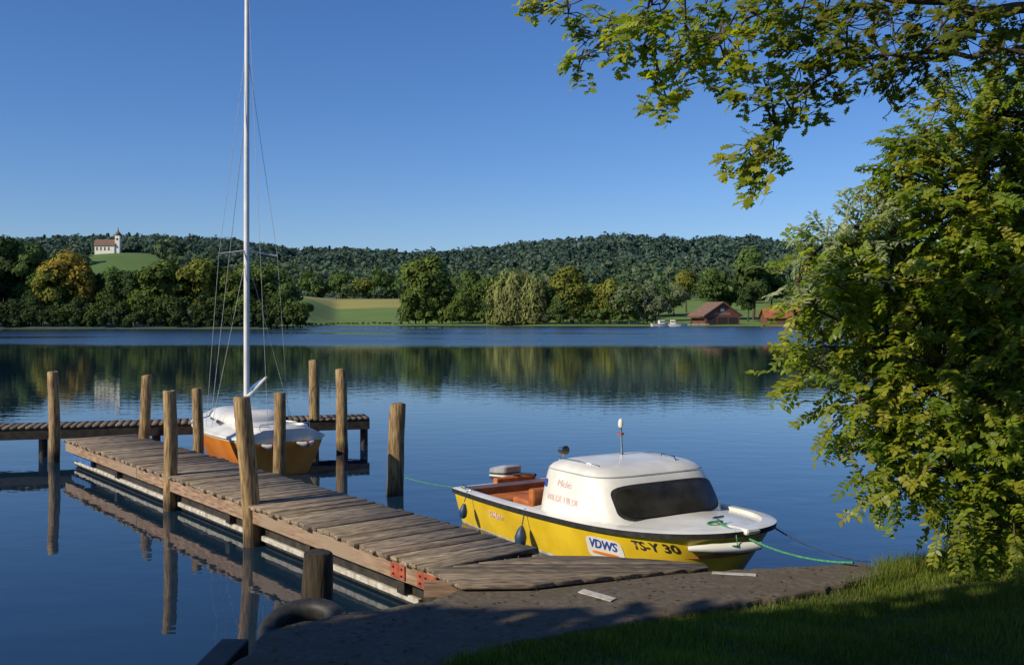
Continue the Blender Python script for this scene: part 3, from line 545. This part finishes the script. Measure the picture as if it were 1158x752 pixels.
for sg in (-1,1):
    for i,(a,b2) in enumerate([(1.5,1.95),(2.1,2.5)]):
        w1=.74-(a-1.2)/2.3*.26; w2=.74-(b2-1.2)/2.3*.26
        pymesh('cabin_window_%d'%i,[(a,sg*(w1+.02),.86),(b2,sg*(w2+.02),.86),(b2-.04,sg*(w2-.0),.95),(a+.05,sg*(w1-.0),.95)],[(0,1,2,3)],M_glass,SB)
        x0,x1=a+.7,a+.95
        f=lambda xx,o_: sg*(.955*float(splan(xx/LS))+o_)
        pymesh('hull_port_%d'%i,[(x0,f(x0,.03),.68),(x1,f(x1,.03),.68),(x1,f(x1,.035),.75),(x0,f(x0,.035),.75)],[(0,1,2,3)],M_glass,SB)
MX=2.0
mst=Acc(); tube(mst,[(MX,0,1.05),(MX,0,6),(MX-.03,0,10.6)],[.058,.056,.045],14,cap=True); mst.build('mast',M_alu,parent=SB,smooth=True)
mst=Acc(); tube(mst,[(MX,0,1.35),(MX-.6,0,1.62),(MX-1.05,0,1.82)],[.03,.03,.025],10,cap=True); mst.build('boom',M_alu,parent=SB)
mst=Acc(); tube(mst,[(MX-.1,0,1.44),(MX-.4,.02,1.57),(MX-.7,0,1.70),(MX-.85,0,1.77)],[.03,.045,.035,.02],10,cap=True); mst.build('furled_blue_cover',M_blue,parent=SB)
mst=Acc()
for sg in (-1,1): tube(mst,[(MX,0,4.38),(MX-.1,sg*.62,4.28)],.016,8)
mst.build('spreaders',M_alu,parent=SB)
wr=Acc()
tube(wr,[(4.1,0,.9),(MX,0,7.4)],.007,5)
for sg in (-1,1):
    tube(wr,[(MX-.1,sg*.88,.8),(MX-.12,sg*.62,4.28),(MX,0,8.6)],.0045,5); tube(wr,[(MX-.35,sg*.86,.8),(MX,0,4.3)],.0045,5)
tube(wr,[(.1,.3,.75),(MX-.05,0,10.2)],.004,5); wr.build('rigging_wires',M_wire,parent=SB)
fa=Acc()
for yy in (-.45,.25): tube(fa,[(-.06,yy-.1,.62),(-.1,yy,.58),(-.1,yy+.15,.58),(-.06,yy+.25,.62)],[.02,.05,.05,.02],10,cap=True)
fa.build('stern_fenders',M_gel,parent=SB,smooth=True)
fa=Acc()
for yy in (-.42,.28): tube(fa,[(-.1,yy,.58),(-.1,yy+.05,.58)],.054,10,cap=True)
fa.build('fender_red_bands',M_red,parent=SB)
hd=Acc(); tube(hd,[(.02,-.5,.74),(.02,-.5,.98),(.05,0,1.0),(.02,.5,.98),(.02,.5,.74)],.010,6); hd.build('stern_rail',M_chrome,parent=SB)
# ---------------- near foliage
def twig_tree(name,lobes,skel,mat_leaf,leafL,leafW,T_,cols,per,twigL,nleaf,droop=.3,spread=.9,branch_r=.008,bark=M_bark,minn=3):
    e=empty(name); br=Acc(); lf=Acc(); SK=[]
    for P,R in skel:
        P=np.array(P,float); t=np.linspace(0,1,10*len(P)); 
        Q=np.stack([np.interp(t,np.linspace(0,1,len(P)),P[:,i]) for i in range(3)],1); Q+= .02*np.sin(np.arange(len(Q))[:,None]*np.array([.9,1.3,.7])); r=np.linspace(R[0],R[1],len(Q)); tube(br,Q,r,9); SK.append(Q)
    SK=np.concatenate(SK); CC=[];NN=[];DD=[];LL=[];KK=[]
    for (c,r,cm) in lobes:
        c=np.array(c); n=max(minn,int(per*(r**2)))
        P=c+rv(n)*(r*rng.uniform(.1,1,n)**.55)[:,None]
        j0=np.argmin(((SK-c)**2).sum(1)); hub=c+.15*r*rv(1)[0]
        mid=(SK[j0]+hub)/2+np.array([0,0,.08]); tube(br,[SK[j0],mid,hub],[branch_r*2.4,branch_r*1.8,branch_r*1.2],6)
        for p in P:
            d=unit((p-hub)[None])[0]*.6+unit((p-SK[j0])[None])[0]*.5+.45*rv(1)[0]; d[2]-=droop*rng.uniform(0,1); d=unit(d[None])[0]
            Lt=twigL*rng.uniform(.6,1.3); tt=np.linspace(0,1,6)
            pts=p+d*(tt[:,None]*Lt)+np.array([0,0,-1.])*(tt[:,None]**2*Lt*droop*.5)
            if rng.uniform()<.45: tube(br,np.vstack([hub,(hub+p)/2+.04*rv(1)[0],pts]),np.linspace(branch_r,branch_r*.25,8),4)
            k=int(nleaf*rng.uniform(.7,1.3)); tk_=np.linspace(.05,1,k); pos=np.stack([np.interp(tk_,tt,pts[:,i]) for i in range(3)],1)
            up=unit((np.array([-.4,-.35,1.])+.5*rv(1)[0])[None])[0]; side=np.cross(d,up); side/=np.linalg.norm(side)
            sg=np.where(np.arange(k)%2==0,1,-1)[:,None]
            D=unit(d*.6+side*sg*spread+.35*rv(k)); N=unit(up+.45*rv(k))
            CC.append(pos);NN.append(N);DD.append(D);LL.append(rng.uniform(.7,1.2,k)); 
            cc=np.array(cols[rng.integers(0,len(cols))])*cm; KK.append(cc*rng.uniform(.75,1.25,k)[:,None])
    C=np.concatenate(CC);N=np.concatenate(NN);D=np.concatenate(DD);l=np.concatenate(LL);K=np.concatenate(KK)
    leaves(lf,C,N,D,l*leafL,l*leafW,T_,K)
    br.build('branches',bark,parent=e,smooth=True); lf.build('leaves',mat_leaf,parent=e); print(name,len(C)); return e
def lb(px,py,d,rp,cm=1.0): return (W(px,py,d),rp/F*d,cm)
b0=np.array([5.0,10.2,.6])
skel=[([b0,(4.95,10.2,2),(4.8,10.1,3.4),(4.9,10.3,4.6)],(.11,.02)),([(4.95,10.2,1.6),W(1000,400,10),W(900,330,9.9)],(.04,.01)),([(4.95,10.2,1.0),W(1040,480,9.9),W(930,420,9.8)],(.035,.008)),([(4.9,10.2,2.6),W(1010,300,10.1),W(920,290,10)],(.035,.008)),([b0,(4.7,9.9,1.2),W(1010,540,9.6)],(.03,.01)),([(5.0,10.2,1.2),(6.2,10.6,3.6),(6.8,11,5)],(.08,.03)),([b0,(5.6,10,1.3),(6.5,9.8,2.2)],(.06,.02))]
lobes=[lb(1120,160,10.6,75),lb(1130,130,10.3,50),lb(1060,205,10.4,55),lb(1045,160,10.5,34),lb(1020,195,10.4,24),lb(1100,240,10.2,75),lb(1015,265,10.2,50),lb(955,285,10,36,1.15),lb(915,300,9.9,20,1.2),lb(1000,330,10,60,1.1),lb(935,335,9.8,40,1.15),lb(900,352,9.8,16,1.2),
 lb(1090,330,10,85),lb(1000,395,9.9,58),lb(940,395,9.8,38),lb(905,425,9.7,18),lb(1060,430,9.7,80),lb(965,450,9.8,46),lb(1130,450,9.5,85),lb(1005,500,9.7,46),lb(1070,520,9.4,60),lb(1025,545,9.5,34),lb(1130,550,9.3,65),lb(1080,575,9.4,36),lb(1150,300,9.8,70),
 lb(1210,180,10.6,110),lb(1200,330,10.3,110),lb(1210,470,10.2,110),lb(1200,570,9.8,70),lb(1330,250,11,140),lb(1330,430,11,140)]
twig_tree('shore_tree',lobes,skel,M_leaf,.078,.037,TL,[(.20,.25,.025),(.16,.22,.022),(.24,.27,.028),(.13,.19,.022),(.28,.28,.035)],360,.36,24,droop=.3)
sl=[lb(935,278,9.9,22),lb(970,258,10.0,26),lb(900,318,9.7,16),lb(1000,245,10.1,22),lb(950,300,9.7,22)]
twig_tree('silver_willow',[(c,r,1) for c,r,_ in sl],[([(4.9,10.3,2.4),W(1010,270,10.2),W(930,280,10)],(.03,.01))],M_leaf,.10,.026,TL,[(.32,.36,.24),(.26,.31,.20)],460,.32,18,droop=.1)
# oak
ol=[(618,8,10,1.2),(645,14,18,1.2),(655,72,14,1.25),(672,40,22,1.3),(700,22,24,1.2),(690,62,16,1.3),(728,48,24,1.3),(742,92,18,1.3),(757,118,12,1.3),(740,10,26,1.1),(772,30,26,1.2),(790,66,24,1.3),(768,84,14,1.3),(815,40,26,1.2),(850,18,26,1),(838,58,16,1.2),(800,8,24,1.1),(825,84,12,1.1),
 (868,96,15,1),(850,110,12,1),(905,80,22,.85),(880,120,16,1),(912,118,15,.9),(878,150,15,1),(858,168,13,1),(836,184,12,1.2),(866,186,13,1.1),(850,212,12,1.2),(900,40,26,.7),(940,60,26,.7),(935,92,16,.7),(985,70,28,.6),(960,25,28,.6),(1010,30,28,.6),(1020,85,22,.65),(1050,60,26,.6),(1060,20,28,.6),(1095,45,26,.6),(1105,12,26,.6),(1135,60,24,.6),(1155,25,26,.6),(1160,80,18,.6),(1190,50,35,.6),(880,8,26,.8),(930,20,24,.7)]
oa=[lb(px,py,7.2+.5*math.sin(px*.05),r*1.1,c) for px,py,r,c in ol]  # c paints light into leaf colour: sunlit left clusters lighter, silhouetted right darker
for q in range(20): oa.append((np.array([rng.uniform(2.2,7),rng.uniform(6.2,8.5),rng.uniform(6.1,7.2)]),rng.uniform(.2,.4),.8))
B=lambda px,py,d=7.3: W(px,py,d)
osk=[([(7.2,6.2,4.6),B(1230,10),B(1120,12),B(1000,-6),B(900,-20),B(800,-40)],(.055,.018)),([B(1160,60),B(1050,62),B(980,65),B(915,95),B(880,150),B(850,200)],(.020,.004)),([B(900,-20),B(840,30),B(790,50),B(740,90)],(.013,.004)),([B(860,-30),B(760,0),B(690,40),B(655,70)],(.012,.004)),([B(800,-40),B(700,-6),B(620,6)],(.011,.003)),([B(1060,15),B(1075,80),B(1058,130)],(.008,.003)),([B(980,10),B(1010,100),B(1000,140)],(.008,.003)),
 ([(7.2,6.2,-.2),(7.2,6.2,2),(7.2,6.2,4.6),(7.0,6.4,7.5)],(.32,.14)),([(7.1,6.3,5),(4.5,6.8,6.4),(2,7,6.6)],(.09,.03))]
twig_tree('oak_tree',oa,osk,M_oak,.085,.060,TO,[(.22,.25,.025),(.18,.22,.025),(.26,.26,.03),(.14,.18,.025)],600,.12,9,droop=.25,spread=.8,branch_r=.0045,minn=9)
# shade trees behind the viewpoint
for (tx,ty,tz,r) in [(-8.7,.5,6,2.7),(-4.9,.8,6.2,2.8),(-2.6,.3,7.7,2.8),(.0,-.3,8.2,3.0),(-12.5,-1.5,7,3.2)]:
    e=empty('beech_tree'); a=Acc(); n=7500; C=np.array([tx,ty,tz])+rv(n)*(r*rng.uniform(0,1,n)**.4)[:,None]*np.array([1,1,.8]); C+= .3*np.sin(C[:,[1,2,0]]*2.3)
    leaves(a,C,unit(rv(n)+[0,0,.6]),rv(n),.27,.20,TL,np.array([.05,.075,.02])*rng.uniform(.7,1.3,n)[:,None]); a.build('leaves',M_fartree,parent=e)
    a=Acc(); bx,by=tx,min(ty,-1.6) ; tube(a,[(bx,by,0),(bx,by,2.5),(tx,ty,tz)],[.22,.18,.08],10); 
    for q in range(10): tube(a,[(tx,ty,tz-1),np.array([tx,ty,tz])+rv(1)[0]*r*.8],[.05,.015],6)
    a.build('trunk',M_bark,parent=e)
# ---------------- grass
def inpoly(x,y,poly):
    c=np.zeros(len(x),bool); n=len(poly)
    for i in range(n):
        x1,y1=poly[i];x2,y2=poly[(i+1)%n]; k=((y1>y)!=(y2>y))&(x<(x2-x1)*(y-y1)/(y2-y1+1e-12)+x1); c^=k
    return c
n=250000; gx=rng.uniform(-.8,7.5,n); gy=rng.uniform(5.2,12,n); ok=(gy<np.interp(gx,sx,sy)+.02); 
g2=gx+.08*np.sin(gy*9)+.07*rng.normal(size=n); ok&=~inpoly(g2,gy+.07*rng.normal(size=n),pts); gx=gx[ok];gy=gy[ok]; gz=height(gx,gy); n=len(gx)
hh=rng.uniform(.03,.08,n)*(1+.6*vn(gx,gy,.35,2)); hh*=np.where(np.interp(gx,sx,sy)-gy<.5,2.2,1); th=rng.uniform(0,6.28,n); wv=rng.uniform(.003,.006,n); ln_=rng.uniform(.1,.7,n)*hh
V=np.zeros((n,3,3)); V[:,0]=np.stack([gx-wv*np.cos(th),gy-wv*np.sin(th),gz-.01],1); V[:,1]=np.stack([gx+wv*np.cos(th),gy+wv*np.sin(th),gz-.01],1)
t2=rng.uniform(0,6.28,n); V[:,2]=np.stack([gx+ln_*np.cos(t2),gy+ln_*np.sin(t2),gz+hh],1)
c=np.array([.13,.18,.025])*rng.uniform(.6,1.35,n)[:,None]*(1+.25*vn(gx,gy,.8,4))[:,None]; dry=rng.uniform(size=n)<.06; c[dry]=[.26,.20,.08]
a=Acc(); a.add(V.reshape(-1,3),np.arange(3*n).reshape(n,3),np.repeat(c,3,axis=0)); a.build('grass',M_grass)
n=420; C=np.stack([rng.uniform(-1.9,3.6,n),rng.uniform(6.6,10,n),np.full(n,.503)],1); k=inpoly(C[:,0],C[:,1],pts); C=C[k]; n=len(C)
a=Acc(); leaves(a,C,unit(np.tile([0,0,1.],(n,1))+.25*rv(n)),rv(n),.045*rng.uniform(.5,1.2,n),.028,TL,np.array([.16,.10,.03])*rng.uniform(.6,1.5,n)[:,None]); a.build('fallen_leaves',M_grass)
